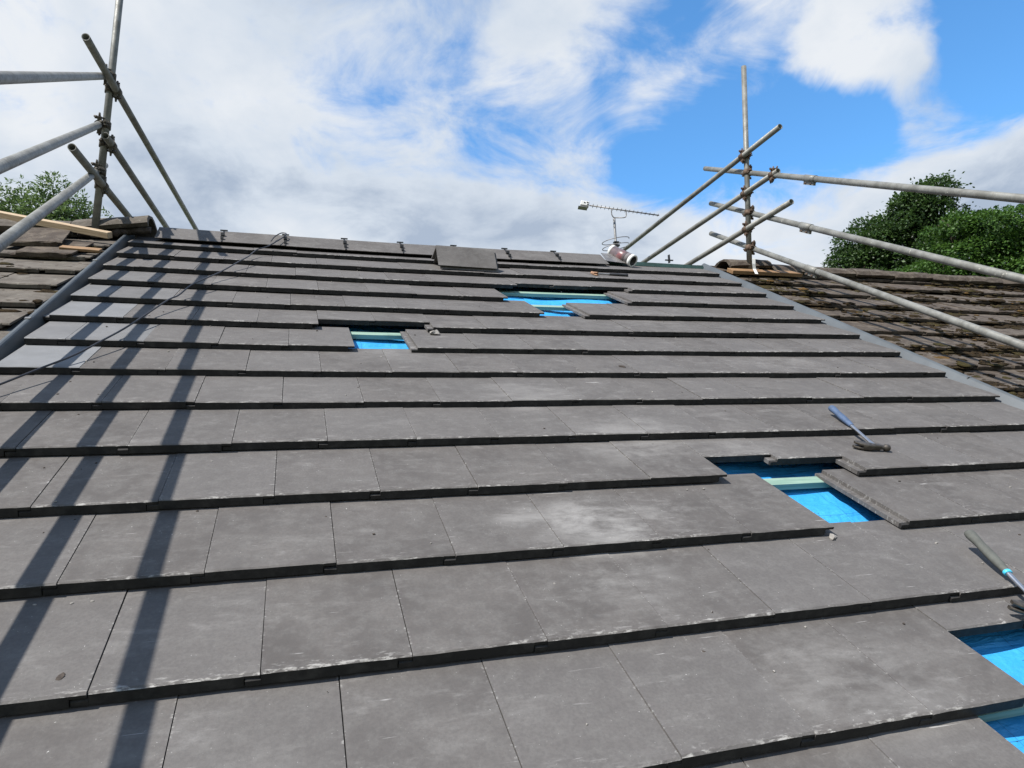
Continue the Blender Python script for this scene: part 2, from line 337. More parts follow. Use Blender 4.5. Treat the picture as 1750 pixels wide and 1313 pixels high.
# ------------------------------------------------------------------ mesh helpers
class MB:
    def __init__(s): s.v = []; s.f = []; s.sm = []
    def add(s, vs, fs, smooth=False):
        o = len(s.v); s.v += [tuple(p) for p in vs]; s.f += [tuple(i + o for i in f) for f in fs]; s.sm += [smooth] * len(fs); return s
    def box(s, x0, x1, y0, y1, z0, z1, mat=None):
        vs = [Vector(p) for p in ((x0, y0, z0), (x1, y0, z0), (x1, y1, z0), (x0, y1, z0), (x0, y0, z1), (x1, y0, z1), (x1, y1, z1), (x0, y1, z1))]
        if mat is not None: vs = [mat @ p for p in vs]
        return s.add(vs, ((0, 3, 2, 1), (4, 5, 6, 7), (0, 1, 5, 4), (1, 2, 6, 5), (2, 3, 7, 6), (3, 0, 4, 7)))
    def tube(s, pts, rad, seg=14, caps=True):
        pts = [Vector(p) for p in pts]; n = len(pts)
        rad = rad if isinstance(rad, (list, tuple)) else [rad] * n
        t0 = (pts[1] - pts[0]).normalized(); ref = Vector((0, 0, 1)) if abs(t0.z) < 0.9 else Vector((1, 0, 0))
        u = t0.cross(ref).normalized(); rings = []; vs = []
        for i, p in enumerate(pts):
            t = (pts[min(i + 1, n - 1)] - pts[max(i - 1, 0)]).normalized()
            u = (u - t * u.dot(t)).normalized(); w = t.cross(u)
            for j in range(seg):
                a = 2 * PI * j / seg; vs.append(p + (u * math.cos(a) + w * math.sin(a)) * rad[i])
        fs = [(i * seg + j, i * seg + (j + 1) % seg, (i + 1) * seg + (j + 1) % seg, (i + 1) * seg + j) for i in range(n - 1) for j in range(seg)]
        o = len(s.v); s.add(vs, fs, True)
        if caps:
            s.f += [tuple(o + j for j in reversed(range(seg))), tuple(o + (n - 1) * seg + j for j in range(seg))]; s.sm += [False, False]
        return s
    def pipe(s, a, b, ro, ri, seg=20):
        a = Vector(a); b = Vector(b); t = (b - a).normalized(); ref = Vector((0, 0, 1)) if abs(t.z) < 0.9 else Vector((1, 0, 0))
        u = t.cross(ref).normalized(); w = t.cross(u); vs = []
        for p, r in ((a, ri), (a, ro), (b, ro), (b, ri)):
            for j in range(seg):
                q = 2 * PI * j / seg; vs.append(p + (u * math.cos(q) + w * math.sin(q)) * r)
        o = len(s.v); s.v += [tuple(p) for p in vs]
        for i in range(4):
            k = (i + 1) % 4
            for j in range(seg):
                l = (j + 1) % seg; s.f.append((o + i * seg + j, o + i * seg + l, o + k * seg + l, o + k * seg + j)); s.sm.append(i in (1, 3))
        return s
    def prism(s, poly, x0, x1, mat=None, closed=True):
        """poly: (y,z) outline extruded along x"""
        n = len(poly); vs = [Vector((x0, y, z)) for y, z in poly] + [Vector((x1, y, z)) for y, z in poly]
        if mat is not None: vs = [mat @ p for p in vs]
        fs = [(i, (i + 1) % n, n + (i + 1) % n, n + i) for i in range(n)] + [tuple(reversed(range(n))), tuple(range(n, 2 * n))]
        return s.add(vs, fs)
    def blob(s, c, r, sq=(1, 1, 1), jit=0.25, rings=4, seg=7, rng=random, smooth=True):
        c = Vector(c); vs = []
        for i in range(1, rings):
            a = PI * i / rings
            for j in range(seg):
                q = 2 * PI * (j + 0.5 * (i % 2)) / seg; k = r * (1 + rng.uniform(-jit, jit))
                vs.append(c + Vector((math.sin(a) * math.cos(q) * k * sq[0], math.sin(a) * math.sin(q) * k * sq[1], math.cos(a) * k * sq[2])))
        top = len(vs); vs.append(c + Vector((0, 0, r * sq[2]))); vs.append(c - Vector((0, 0, r * sq[2])))
        fs = []
        for i in range(rings - 2):
            for j in range(seg): fs.append((i * seg + j, (i + 1) * seg + j, (i + 1) * seg + (j + 1) % seg, i * seg + (j + 1) % seg))
        for j in range(seg):
            fs.append((top, j, (j + 1) % seg)); b = (rings - 2) * seg; fs.append((top + 1, b + (j + 1) % seg, b + j))
        return s.add(vs, fs, smooth)
    def mesh(s, name, mat):
        me = bpy.data.meshes.new(name); me.from_pydata(s.v, [], s.f)
        me.polygons.foreach_set('use_smooth', s.sm); me.materials.append(mat); me.update(); return me
    def build(s, name, mat, parent=None):
        return place(name, s.mesh(name, mat), parent)
def place(name, me, parent=None):
    o = bpy.data.objects.new(name, me); COL.objects.link(o)
    if parent is not None: o.parent = parent
    return o
def tag(o, label=None, cat=None, group=None, kind=None):
    for k_, v_ in (('label', label), ('category', cat), ('group', group), ('kind', kind)):
        if v_: o[k_] = v_
    return o
def empty(name, mat=None, parent=None):
    o = bpy.data.objects.new(name, None); COL.objects.link(o); o.empty_display_size = 0.1
    if parent is not None: o.parent = parent
    if mat is not None: o.matrix_world = mat if parent is None else mat
    return o

# ------------------------------------------------------------------ ground
g = MB(); g.add([(-900, -900, 0), (900, -900, 0), (900, 900, 0), (-900, 900, 0)], [(0, 1, 2, 3)])
tag(g.build('ground', M['ground']), kind='structure')

# ------------------------------------------------------------------ the three houses
W = 4.658; G = 0.345; TL = 0.42; H = 0.034; TILT = math.atan(H / G)
EAVE = -5.95
def sag(x, u):
    t = min(1, max(0, (u + 3.6) / 1.3)); t = t * t * (3 - 2 * t)
    return -0.017 * math.sin(PI * min(1, max(0, x / W))) * t

def house(label, x0, x1):
    h = empty('terraced_house'); h.location = ((x0 + x1) / 2, 0, 0); tag(h, label, 'house', 'houses of the terrace')
    yb = EAVE * math.cos(PITCH) + 0.35; ze = Z0 + EAVE * math.sin(PITCH) - 0.05
    w = MB(); c = (x0 + x1) / 2
    apex = Z0 - 0.30; slope = math.tan(PITCH)
    yf = -yb
    poly = [(yb, 0), (yf, 0), (yf, apex - yf * slope), (0, apex), (yb, apex - yf * slope)]
    w.prism(poly, x0 - c + 0.01, x1 - c - 0.01); w.build('wall', M['wall'], h)
    r = empty('roof', parent=h); r.matrix_parent_inverse = Matrix.Identity(4)
    r.location = (-c, 0, Z0); r.rotation_euler = (PITCH, 0, 0)
    return h, r

house_n, roof_n = house('middle terraced house whose roof is newly laid with plain grey tiles', 0.0, W)
house_l, roof_l = house('left neighbouring house with old weathered tiles beyond the left gutter', -5.2, -0.06)
house_r, roof_r = house('right neighbouring house with old brown mossy tiles below the tall trees', W + 0.14, 11.2)

def back_slope(roof, x0, x1, mat, name='rear_slope'):
    b = MB(); a = 2 * PITCH
    e = 5.9
    pts = [(x0, 0.0, -0.03), (x1, 0.0, -0.03), (x1, e * math.cos(a), -e * math.sin(a) - 0.03), (x0, e * math.cos(a), -e * math.sin(a) - 0.03)]
    nrm = Vector((0, -math.sin(a), -math.cos(a))) * 0.05
    b.add(pts + [tuple(Vector(p) + nrm) for p in pts], [(0, 1, 2, 3), (7, 6, 5, 4), (0, 4, 5, 1), (1, 5, 6, 2), (2, 6, 7, 3), (3, 7, 4, 0)])
    b.build(name, mat, roof)
back_slope(roof_n, 0, W, M['ridge']); back_slope(roof_l, -5.2, -0.06, M['old_l']); back_slope(roof_r, W + 0.14, 11.2, M['old_r'])

def tile_mesh(name, w, mat, T=0.029, lap=True, ncol=7, jit=0.0016, rng=random, L=TL, lipl=True):
    """one flat interlocking tile: tail edge on y=0, top face on z=0, side lock lip at -x"""
    cols = []
    if lipl: cols += [(-0.030, -0.013, -T), (-0.0006, -0.013, -T)]
    xe = w - 0.0021
    xs = [xe * i / ncol for i in range(ncol + 1)]
    if lap: xs = [x for x in xs if x < xe - 0.036] + [xe - 0.0305]
    cols += [(x, 0.0, -T) for x in xs]
    if lap: cols += [(xe - 0.0300, 0.0, -0.0112), (xe, 0.0, -0.0112)]
    vs = []; fs = []; n = len(cols)
    for x, zt, zb in cols:
        lift = rng.uniform(0, jit); back = rng.uniform(0, jit * 1.3)
        vs += [(x, back + 0.0015, zb), (x, back, zt - 0.0022 - lift), (x, 0.0055 + rng.uniform(0, jit), zt), (x, L, zt), (x, L, zb + 0.004)]
    for i in range(n - 1):
        for j in range(5):
            k = (j + 1) % 5; fs.append((i * 5 + j, (i + 1) * 5 + j, (i + 1) * 5 + k, i * 5 + k))
    fs.append(tuple(range(4, -1, -1))); fs.append(tuple((n - 1) * 5 + j for j in range(5)))
    b = MB(); b.add(vs, fs); return b.mesh(name, mat)

# ---- new roof: tiles
WT = 0.306
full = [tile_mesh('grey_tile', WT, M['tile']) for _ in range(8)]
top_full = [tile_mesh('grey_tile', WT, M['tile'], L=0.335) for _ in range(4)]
offs = {1: 0.205, 2: 0.038, 3: 0.195, 4: 0.028, 5: 0.167, 6: 0.008, 7: 0.153, 8: -0.013, 9: 0.1355, 10: -0.019, 11: 0.1207, 12: -0.038, 13: 0.102, 14: -0.050, 15: 0.090, 16: -0.06, 17: 0.08}
missing = {(7, 5), (4, 8), (4, 9), (4, 10), (5, 9), (12, 9), (15, 9)}
slide = {(6, 4): 0.105, (6, 5): 0.110, (3, 9): 0.082, (3, 10): 0.072, (3, 11): 0.086, (11, 9): 0.165, (11, 10): 0.128, (14, 9): 0.240, (14, 10): 0.232}
pale = {(5, 0): 0.6, (5, 1): 0.35, (6, 0): 0.85, (7, 0): 0.6, (7, 1): 0.6, (8, 0): 0.95, (4, 0): 0.25}
cut_cache = {}
rt = random.Random(11)
hole_x = []
for k in range(1, 18):
    wk = 0.299 if k <= 6 else 0.302 if k <= 9 else 0.303 if k <= 11 else 0.306
    x = offs[k]
    joints = []
    while x > 0.03: x -= wk
    # full column index counts joints from the first joint right of the verge
    edges = [x + wk * i for i in range(0, 18)]
    edges = [e for e in edges if e > 0.06 and e < W - 0.07]
    edges = [0.0] + edges + [W]
    for i in range(len(edges) - 1):
        xa, xb = edges[i], edges[i + 1]
        key = (k, i)
        ww = xb - xa
        if key in missing: hole_x.append((key, xa, xb)); continue
        fullw = abs(ww - wk) < 0.012
        if fullw:
            me = rt.choice(top_full if k == 1 else full); sx = ww / WT
        else:
            q = (round(ww, 3), k == 1)
            if q not in cut_cache:
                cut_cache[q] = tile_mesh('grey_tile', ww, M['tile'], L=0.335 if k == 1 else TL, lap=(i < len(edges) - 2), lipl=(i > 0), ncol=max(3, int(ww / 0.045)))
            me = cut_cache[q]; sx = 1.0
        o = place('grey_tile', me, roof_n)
        u = -G * k + slide.get(key, 0.0)
        o.location = (xa, u + rt.uniform(-0.004, 0.004), sag(xa + ww / 2, u) + rt.uniform(-0.0018, 0.0018))
        if key in slide: o.location.z -= slide[key] * math.tan(TILT) - 0.002
        # follow the sag of the battens along the course
        ry = -math.atan((sag(xb, u) - sag(xa, u)) / ww)
        o.rotation_euler = (-TILT + rt.uniform(-0.002, 0.002), ry + rt.uniform(-0.0015, 0.0015), rt.uniform(-0.002, 0.002))
        o.scale = (sx, 1, 1)
        o['pale'] = float(pale.get((k, i), 0.0))
        if (k, i) in pale and pale[(k, i)] > 0.5: o['label'] = 'paler, newer grey tile'

# ---- battens, underlay and ridge batten of the new roof
for k in range(1, 18):
    b = MB(); segs = 16; u1 = -G * k + (0.41 if k > 1 else 0.32); u0 = u1 - 0.046
    vs = []
    for i in range(segs + 1):
        x = 0.02 + (W - 0.04) * i / segs; dz = sag(x, u0) + random.uniform(-0.0008, 0.0008)
        z1 = -0.0625 + dz; z0 = z1 - 0.024
        vs += [(x, u0, z0), (x, u1, z0), (x, u1, z1), (x, u0, z1)]
    fs = [(i * 4 + j, i * 4 + (j + 1) % 4, i * 4 + 4 + (j + 1) % 4, i * 4 + 4 + j) for i in range(segs) for j in range(4)]
    b.add(vs, fs); b.build('batten', M['batten'], roof_n)
b = MB(); nx, ny = 150, 420; vs = []
from mathutils import noise as mn
for j in range(ny + 1):
    for i in range(nx + 1):
        x = 0.01 + (W - 0.02) * i / nx; u = EAVE + 0.02 + (-EAVE - 0.03) * j / ny
        drape = 0.5 - 0.5 * math.cos(2 * PI * (x - 0.15) / 0.6)
        z = -0.0885 - 0.010 * drape + 0.020 * abs(mn.noise(Vector((x * 1.6, u * 9.0 + 0.6 * mn.noise(Vector((x * 3, u * 3, 0))), 0.3)))) - 0.012 + sag(x, u)
        vs.append((x, u, min(z, -0.0875 + sag(x, u))))
fs = [(j * (nx + 1) + i, j * (nx + 1) + i + 1, (j + 1) * (nx + 1) + i + 1, (j + 1) * (nx + 1) + i) for j in range(ny) for i in range(nx)]
b.add(vs, fs, True); b.build('underlay', M['membrane'], roof_n)
# decking below so no light comes through
b = MB(); b.box(0.0, W, EAVE, -0.02, -0.20, -0.15); b.build('rafters', M['slab'], roof_n)
RW_ = Matrix.Rotation(-PITCH, 4, 'X')     # inside the roof frame: turns world-upright pieces
b = MB(); b.box(3.3, W + 0.02, -0.022, 0.022, -0.05, -0.015, RW_); b.build('ridge_batten', M['teal'], roof_n)

# ---- bonding gutters down both verges
def gutter(name, prof, roof, label):
    n = len(prof); us = [0.03, -1.6, -3.3, EAVE - 0.05]; vs = []; th = 0.003
    for ui, u in enumerate(us):
        for (x, z) in prof: vs.append((x + 0.002 * math.sin(u * 2.1), u, z))
    o = len(vs)
    for u in us:
        for (x, z) in prof: vs.append((x + 0.002 * math.sin(u * 2.1), u, z - th))
    fs = []
    for a in range(len(us) - 1):
        for i in range(n - 1):
            fs.append((a * n + i, a * n + i + 1, (a + 1) * n + i + 1, (a + 1) * n + i))
            fs.append((o + a * n + i, o + (a + 1) * n + i, o + (a + 1) * n + i + 1, o + a * n + i + 1))
    m_ = MB(); m_.add(vs, fs, False); ob = m_.build(name, M['grp'], roof); ob['label'] = label; return ob
gutter('bonding_gutter', [(0.05, -0.058), (-0.022, -0.058), (-0.031, 0.006), (-0.034, 0.013), (-0.040, 0.0165), (-0.048, 0.0165), (-0.054, 0.013), (-0.057, 0.004), (-0.068, -0.034), (-0.13, -0.038)], roof_n, 'raised grey plastic gutter along the left verge')
gutter('bonding_gutter', [(W - 0.05, -0.054), (W + 0.004, -0.054), (W + 0.012, -0.036), (W + 0.046, 0.002), (W + 0.056, 0.009), (W + 0.066, 0.009), (W + 0.073, 0.000), (W + 0.082, -0.032), (W + 0.16, -0.038)], roof_n, 'flat grey plastic gutter along the right verge')
for (u, dx) in ((-1.02, 0), (-2.2, 0)):
    b = MB(); b.box(-0.056, -0.034, u - 0.012, u + 0.012, 0.012, 0.0195); b.build('gutter_clip', M['alu'], roof_n)
b = MB(); b.box(W + 0.040, W + 0.064, -2.862, -2.856, -0.004, 0.0125); b.build('gutter_clip', M['alu'], roof_n)

# ---- new ridge
def ridge_profile(wing, ang, th, round_=0.0):
    """closed (y,z) outline of an angle ridge tile, apex at 0,0"""
    c, s_ = math.cos(ang), math.sin(ang)
    outer = [(-wing * c, -wing * s_), (-0.014, -0.010), (0.0, -0.002), (0.014, -0.010), (wing * c, -wing * s_)]
    inner = [(wing * c - th * s_, -wing * s_ - th * c * 0.2), (0, -th * 1.4), (-wing * c + th * s_, -wing * s_ - th * c * 0.2)]
    return outer + inner
APZ = 0.052
prof = ridge_profile(0.225, math.radians(39), 0.016)
def ridge_mesh(name, x0, x1, prof, mat, jit=0.0, nseg=1, rng=random):
    m_ = MB(); n = len(prof); vs = []
    for i in range(nseg + 1):
        x = x0 + (x1 - x0) * i / nseg
        for (y, z) in prof: vs.append((x + rng.uniform(-jit, jit) * 0.5, y + rng.uniform(-jit, jit), z + rng.uniform(-jit, jit)))
    fs = [(i * n + j, i * n + (j + 1) % n, (i + 1) * n + (j + 1) % n, (i + 1) * n + j) for i in range(nseg) for j in range(n)]
    fs += [tuple(reversed(range(n))), tuple(nseg * n + j for j in range(n))]
    m_.add(vs, fs); return m_.mesh(name, mat)
rme = ridge_mesh('ridge_tile', 0.0, 0.4345, prof, M['ridge'])
xr = 0.146
rj = random.Random(5)
for i in range(8):
    o = place('ridge_tile', rme, roof_n); x = xr + 0.4376 * i
    zz = sag(x + 0.2, -0.1)
    o.location = (x, 0.0 + rj.uniform(-0.003, 0.003), APZ + zz + rj.uniform(-0.002, 0.002)); o.rotation_euler = (-PITCH, rj.uniform(-0.004, 0.004) - math.atan((sag(x + 0.44, -.1) - sag(x, -.1)) / 0.44), rj.uniform(-0.004, 0.004))
    o['pale'] = 0.0
    # dark dry-ridge union over each joint
    c_ = MB(); pr = [(y * 1.0, z + 0.0045) for y, z in prof[:5]] + [(y, z + 0.0005) for y, z in reversed(prof[:5])]
    c_.prism(pr, -0.0055, 0.0055); c_.box(-0.026, 0.026, -0.008, 0.008, 0.002, 0.008)
    c_.box(-0.013, 0.013, -0.100, -0.078, -0.066, -0.047); c_.box(-0.010, 0.010, -0.152, -0.132, -0.112, -0.090)
    if i < 7:
        u_ = place('ridge_union', c_.mesh('ridge_union', M['black']), roof_n)
        u_.location = (x + 0.4360, 0, APZ + sag(x + 0.44, -0.1)); u_.rotation_euler = (-PITCH, 0, 0)
# loose tongue of ridge roll showing past the last ridge tile
b = MB(); b.add([(3.66, -0.13, 0.012), (3.86, -0.16, 0.004), (3.84, 0.02, 0.045), (3.66, 0.02, 0.05)], [(0, 1, 2, 3)])
b.add([(3.66, -0.13, 0.009), (3.86, -0.16, 0.001), (3.84, 0.02, 0.042), (3.66, 0.02, 0.047)], [(3, 2, 1, 0)]); b.build('ridge_roll_flap', M['alu_d'], roof_n)
b = MB(); b.box(4.335, 4.345, -0.012, 0.012, 0.0, 0.075, RW_); b.box(4.30, 4.38, -0.006, 0.006, 0.02, 0.03, RW_); b.build('ridge_bracket', M['black'], roof_n)

# ---- old roofs: tiles, ridge tiles, moss
from mathutils import noise as mn
def old_roof(roof, mat, x0, x1, ustart, rows, seed, rough, moss_n, nbase, dens):
    r = random.Random(seed)
    full = [tile_mesh('old_tile', 0.30, mat, T=0.024, jit=0.005, rng=r, ncol=6) for _ in range(6)]
    m_ = MB()
    for k in range(rows):
        u = ustart - G * k; off = 0.0 if k % 2 else 0.15
        x = x0 - off; first = True
        while x < x1 - 0.02:
            a = max(x, x0); wdt = min(x + 0.30, x1) - a
            if wdt > 0.04:
                if wdt < 0.299: me = tile_mesh('old_tile', wdt, mat, T=0.024, jit=0.005, rng=r, ncol=4, lipl=False)
                else: me = r.choice(full)
                o = place('old_tile', me, roof)
                o.location = (a, u + r.gauss(0, 0.007 * rough), nbase + r.gauss(0, 0.0025 * rough))
                o.rotation_euler = (-TILT + r.gauss(0, 0.008 * rough), r.gauss(0, 0.010 * rough), r.gauss(0, 0.006 * rough))
            x += 0.30
    for _ in range(moss_n):
        k = r.randrange(rows); t = r.random(); x = r.uniform(x0 + 0.05, x1)
        y = r.choice((r.uniform(0.0, 0.05), r.uniform(0.0, 0.33), r.uniform(0.24, 0.34)))
        u = ustart - G * k + y; rad = r.choice((0.006, 0.009, 0.013, 0.018, 0.026)) * r.uniform(0.7, 1.4)
        hgt = r.uniform(0.16, 0.42); st = r.uniform(1.0, 2.6)
        if mn.noise(Vector((x * 1.7, u * 2.3, seed))) + r.uniform(-0.35, 0.35) < dens: continue
        zc = nbase - y * math.tan(TILT) + rad * hgt * 0.25
        if y < 0.02 and r.random() < 0.6: u -= 0.012; zc -= 0.012
        m_.blob((x, u, zc), rad, (st, r.uniform(0.8, 1.2), hgt), 0.35, 4, 8, r)
    mo = m_.build('moss', M['moss'], roof); mo['kind'] = 'stuff'
    b = MB(); b.box(x0, x1, EAVE, -0.02, -0.13, -0.10); b.build('felt', M['slab'], roof)
old_roof(roof_l, M['old_l'], -2.36, -0.080, -0.154, 17, 3, 0.45, 900, -0.004, 0.05)
# trim strip of old tiles to the gutter: they stop short of it by themselves
old_roof(roof_r, M['old_r'], W + 0.098, W + 5.6, -0.215, 13, 4, 0.85, 11000, -0.006, 0.0)

def old_ridge(roof, mat, spans, seed):
    r = random.Random(seed)
    for (xa, xb, za, zb) in spans:
        arc = []
        R_ = 0.145
        for i in range(9):
            a = PI * (0.06 + 0.88 * i / 8); arc.append((-math.cos(a) * R_ * 1.25, (math.sin(a) - 1) * R_ * 0.86))
        inn = [(y * 0.82, z - 0.018) for y, z in reversed(arc)]
        o = place('old_ridge_tile', ridge_mesh('old_ridge_tile', 0, xb - xa, arc + inn, mat, 0.005, 5, r), roof)
        o.location = (xa, 0, za); o.rotation_euler = (-PITCH, -math.atan2(zb - za, xb - xa), r.uniform(-0.01, 0.01))
old_ridge(roof_l, M['old_l'], [(-0.37, 0.105, 0.045, 0.112), (-0.86, -0.385, 0.022, 0.036), (-1.34, -0.87, 0.02, 0.026), (-1.82, -1.35, 0.02, 0.02), (-2.3, -1.83, 0.02, 0.02)], 6)
old_ridge(roof_r, M['old_r'], [(W + 0.20, W + 0.63, 0.050, 0.068)] + [(W + 0.66 + 0.475 * i, W + 1.12 + 0.475 * i, 0.026 + 0.004 * (i % 3), 0.030 + 0.003 * ((i * 5) % 4)) for i in range(10)], 8)
b = MB(); rr = random.Random(2)
for (xa, xb, n) in ((W + 0.2, W + 5.4, 150), (-2.2, -0.1, 60)):
    pass
for i in range(26): b.blob((-0.34 + 0.017 * i, -0.145 + rr.uniform(-0.02, 0.01), -0.01 + 0.0022 * i), 0.026 * rr.uniform(0.7, 1.3), (1.3, 1, 0.9), 0.3, 4, 7, rr)
b.build('ridge_mortar', M['dirt'], roof_l)
# lifted, broken old tiles beside the left pole and timber
def loose(name, me, mat4, label, cat, group=None):
    o = place(name, me); o.matrix_world = ROOFM @ mat4; return tag(o, label, cat, group)
def T4(x, y, z, rx=0, ry=0, rz=0): return Matrix.Translation((x, y, z)) @ Matrix.Rotation(rz, 4, 'Z') @ Matrix.Rotation(ry, 4, 'Y') @ Matrix.Rotation(rx, 4, 'X')
rl = random.Random(9)
loose('loose_old_tile', tile_mesh('loose_old_tile', 0.30, M['old_r'], jit=0.008, rng=rl), T4(-0.60, -0.70, 0.034, 0.02, -0.03, 0.10), 'upper loose old tile pushed under the pine timber on the left roof', 'roof tile', 'loose old tiles')
loose('loose_old_tile', tile_mesh('loose_old_tile', 0.30, M['old_r'], jit=0.008, rng=rl), T4(-0.50, -0.86, 0.012, -0.03, -0.02, -0.06), 'lower loose old tile lying askew in front of the pine timber', 'roof tile', 'loose old tiles')

# ------------------------------------------------------------------ scaffolds
RO = 0.02415; RI = 0.0200
def scaffold(name, label, base, up, top, rails, ridge_rails, sleeves, rustmat, extra):
    sc = empty(name); sc.matrix_world = ROOFM @ Matrix.Translation(base); tag(sc, label, 'scaffold', 'scaffold frames at the two verges')
    base = Vector(base); up = Vector(up).normalized()
    def tube(nm, a, b):
        a = Vector(a); b = Vector(b); d = (b - a)
        m_ = MB(); m_.pipe((0, 0, 0), (0, 0, d.length), RO, RI)
        o = m_.build(nm, M['steel'], sc); o.location = a - base; o.rotation_mode = 'QUATERNION'; o.rotation_quaternion = d.to_track_quat('Z', 'Y'); return o
    tube('standard', base, base + up * top)
    for (a, b) in rails: tube('guard_rail', a, b)
    for (a, b) in ridge_rails: tube('ridge_rail', a, b)
    def ring(m_, p, d, wd=0.05): m_.pipe(p - d * wd / 2, p + d * wd / 2, RO + 0.0075, RO - 0.0005, 16)
    def coupler(pa, da, pb, db):
        """clamps tube a to tube b where they cross"""
        m_ = MB(); n = (pb - pa); n = n.normalized() if n.length > 1e-4 else da.cross(db).normalized()
        ring(m_, pa, da); ring(m_, pb, db)
        mid = (pa + pb) / 2; m_.tube([mid - n * 0.012, mid + n * 0.012], 0.026, 8)
        parts = []
        for p, d, sgn in ((pa, da, 1), (pb, db, 1)):
            s_ = d.cross(n).normalized()
            for e in (-1, 1):
                c_ = p + s_ * e * (RO + 0.016)
                # lug
                M3 = Matrix((s_, d, n)).transposed().to_4x4(); M3.translation = c_
                m_.box(-0.014, 0.014, -0.019, 0.019, -0.012, 0.012, M3)
                if e == 1:
                    bt = MB(); q = c_ + s_ * 0.006
                    bt.tube([q - n * 0.030, q + n * 0.036 + s_ * 0.004], 0.0062, 8); bt.tube([q + n * 0.014, q + n * 0.030], 0.0125, 6)
                    bt.tube([q + s_ * 0.0, q + s_ * 0.034], [0.010, 0.006], 7); parts.append(bt)
                else:
                    bt = MB(); q = c_ - s_ * 0.004; bt.tube([q, q - s_ * 0.030], [0.011, 0.007], 7); bt.tube([q - s_ * 0.014 - n * 0.016, q - s_ * 0.014 + n * 0.016], 0.007, 6); parts.append(bt)
        o = m_.build('coupler', rustmat, sc); o.location = -base
        for bt in parts: bt.build('bolt', rustmat, o)
    def closest(a, da, b, db):
        r_ = b - a; c = da.dot(db); den = 1 - c * c
        s_ = (r_.dot(da) - c * r_.dot(db)) / den; t = (c * r_.dot(da) - r_.dot(db)) / den
        return a + da * s_, b + db * t
    for (a, b) in rails + ridge_rails:
        a = Vector(a); d = (Vector(b) - a).normalized()
        pa, pb = closest(base, up, a, d); coupler(pa, up, pb, d)
    for (i, j) in extra:
        a = Vector(rails[i][0]); da = (Vector(rails[i][1]) - a).normalized(); b = Vector(ridge_rails[j][0]); db = (Vector(ridge_rails[j][1]) - b).normalized()
        pa, pb = closest(a, da, b, db); coupler(pa, da, pb, db)
    for (i, t) in sleeves:
        a = Vector(rails[i][0]); b = Vector(rails[i][1]); d = (b - a).normalized(); p = a + d * t
        m_ = MB(); m_.pipe(p - d * 0.075, p + d * 0.075, RO + 0.0045, RO - 0.0005, 18)
        s_ = d.cross(Vector((1, 0, 0))).normalized(); n = Vector((0, -0.5, -0.866)); n = (n - d * n.dot(d)).normalized()
        M3 = Matrix((d, d.cross(n), n)).transposed().to_4x4(); M3.translation = p + n * (RO + 0.012)
        m_.box(-0.07, 0.07, -0.010, 0.010, -0.012, 0.014, M3)
        o = m_.build('sleeve_coupler', M['steel'], sc); o.location = -base
        for e in (-0.035, 0.035):
            bt = MB(); q = p + n * (RO + 0.015) + d * e; v_ = d.cross(n); bt.tube([q - v_ * 0.024, q + v_ * 0.024], 0.007, 8); bt.build('bolt', rustmat, o)
    return sc
def ext(p, d, t0, t1):
    p = Vector(p); d = Vector(d).normalized(); return (tuple(p + d * t0), tuple(p + d * t1))
UPV = (0.0598, 0.4882, 0.8707)
scaffold('scaffold_frame', 'scaffold tubes clamped to the left pole, rails running past the left edge', (-0.2268, -0.2330, -0.004), UPV, 2.7,
    [ext((-0.1933, 0.4135, 1.027), (-0.0788, 0.9969, 0.0072), -6.0, -0.05), ext((-0.2243, 0.2347, 0.7083), (-0.0799, 0.9967, 0.0108), -6.0, 0.02), ext((-0.2314, 0.066, 0.4072), (-0.0785, 0.9969, 0.0078), -6.0, 0.30)],
    [ext((-0.1214, 0.2368, 0.9651), (0.0431, 0.8832, -0.4669), -0.60, 3.4), ext((-0.1424, 0.0376, 0.6132), (0.0357, 0.8823, -0.4693), -0.083, 3.0), ext((-0.1851, -0.1046, 0.3469), (0.0392, 0.8847, -0.4646), -0.571, 2.6)],
    [], M['rust_l'], [])
scaffold('scaffold_frame', 'scaffold tubes clamped to the right pole, rails running past the right edge', (5.0538, -0.2088, 0.004), UPV, 2.018,
    [ext((5.1374, 0.3079, 0.8315), (0.1038, 0.9934, -0.0484), -6.0, 0.88), ext((5.1246, 0.1127, 0.4897), (0.1008, 0.9945, -0.0291), -6.0, 0.79), ext((5.1062, -0.0519, 0.1965), (0.0958, 0.9953, -0.0164), -6.0, 0.80)],
    [ext((5.0783, 0.3023, 0.9897), (-0.0098, 0.846, -0.5332), -0.496, 3.6), ext((5.0673, 0.1202, 0.673), (-0.018, 0.8517, -0.5236), -0.429, 3.2), ext((5.0528, -0.0494, 0.3753), (-0.0158, 0.8499, -0.5268), -0.571, 2.6)],
    [(0, 6.0 - 1.05), (1, 6.0 - 0.95), (2, 6.0 - 1.0)], M['rust'], [(0, 1)])

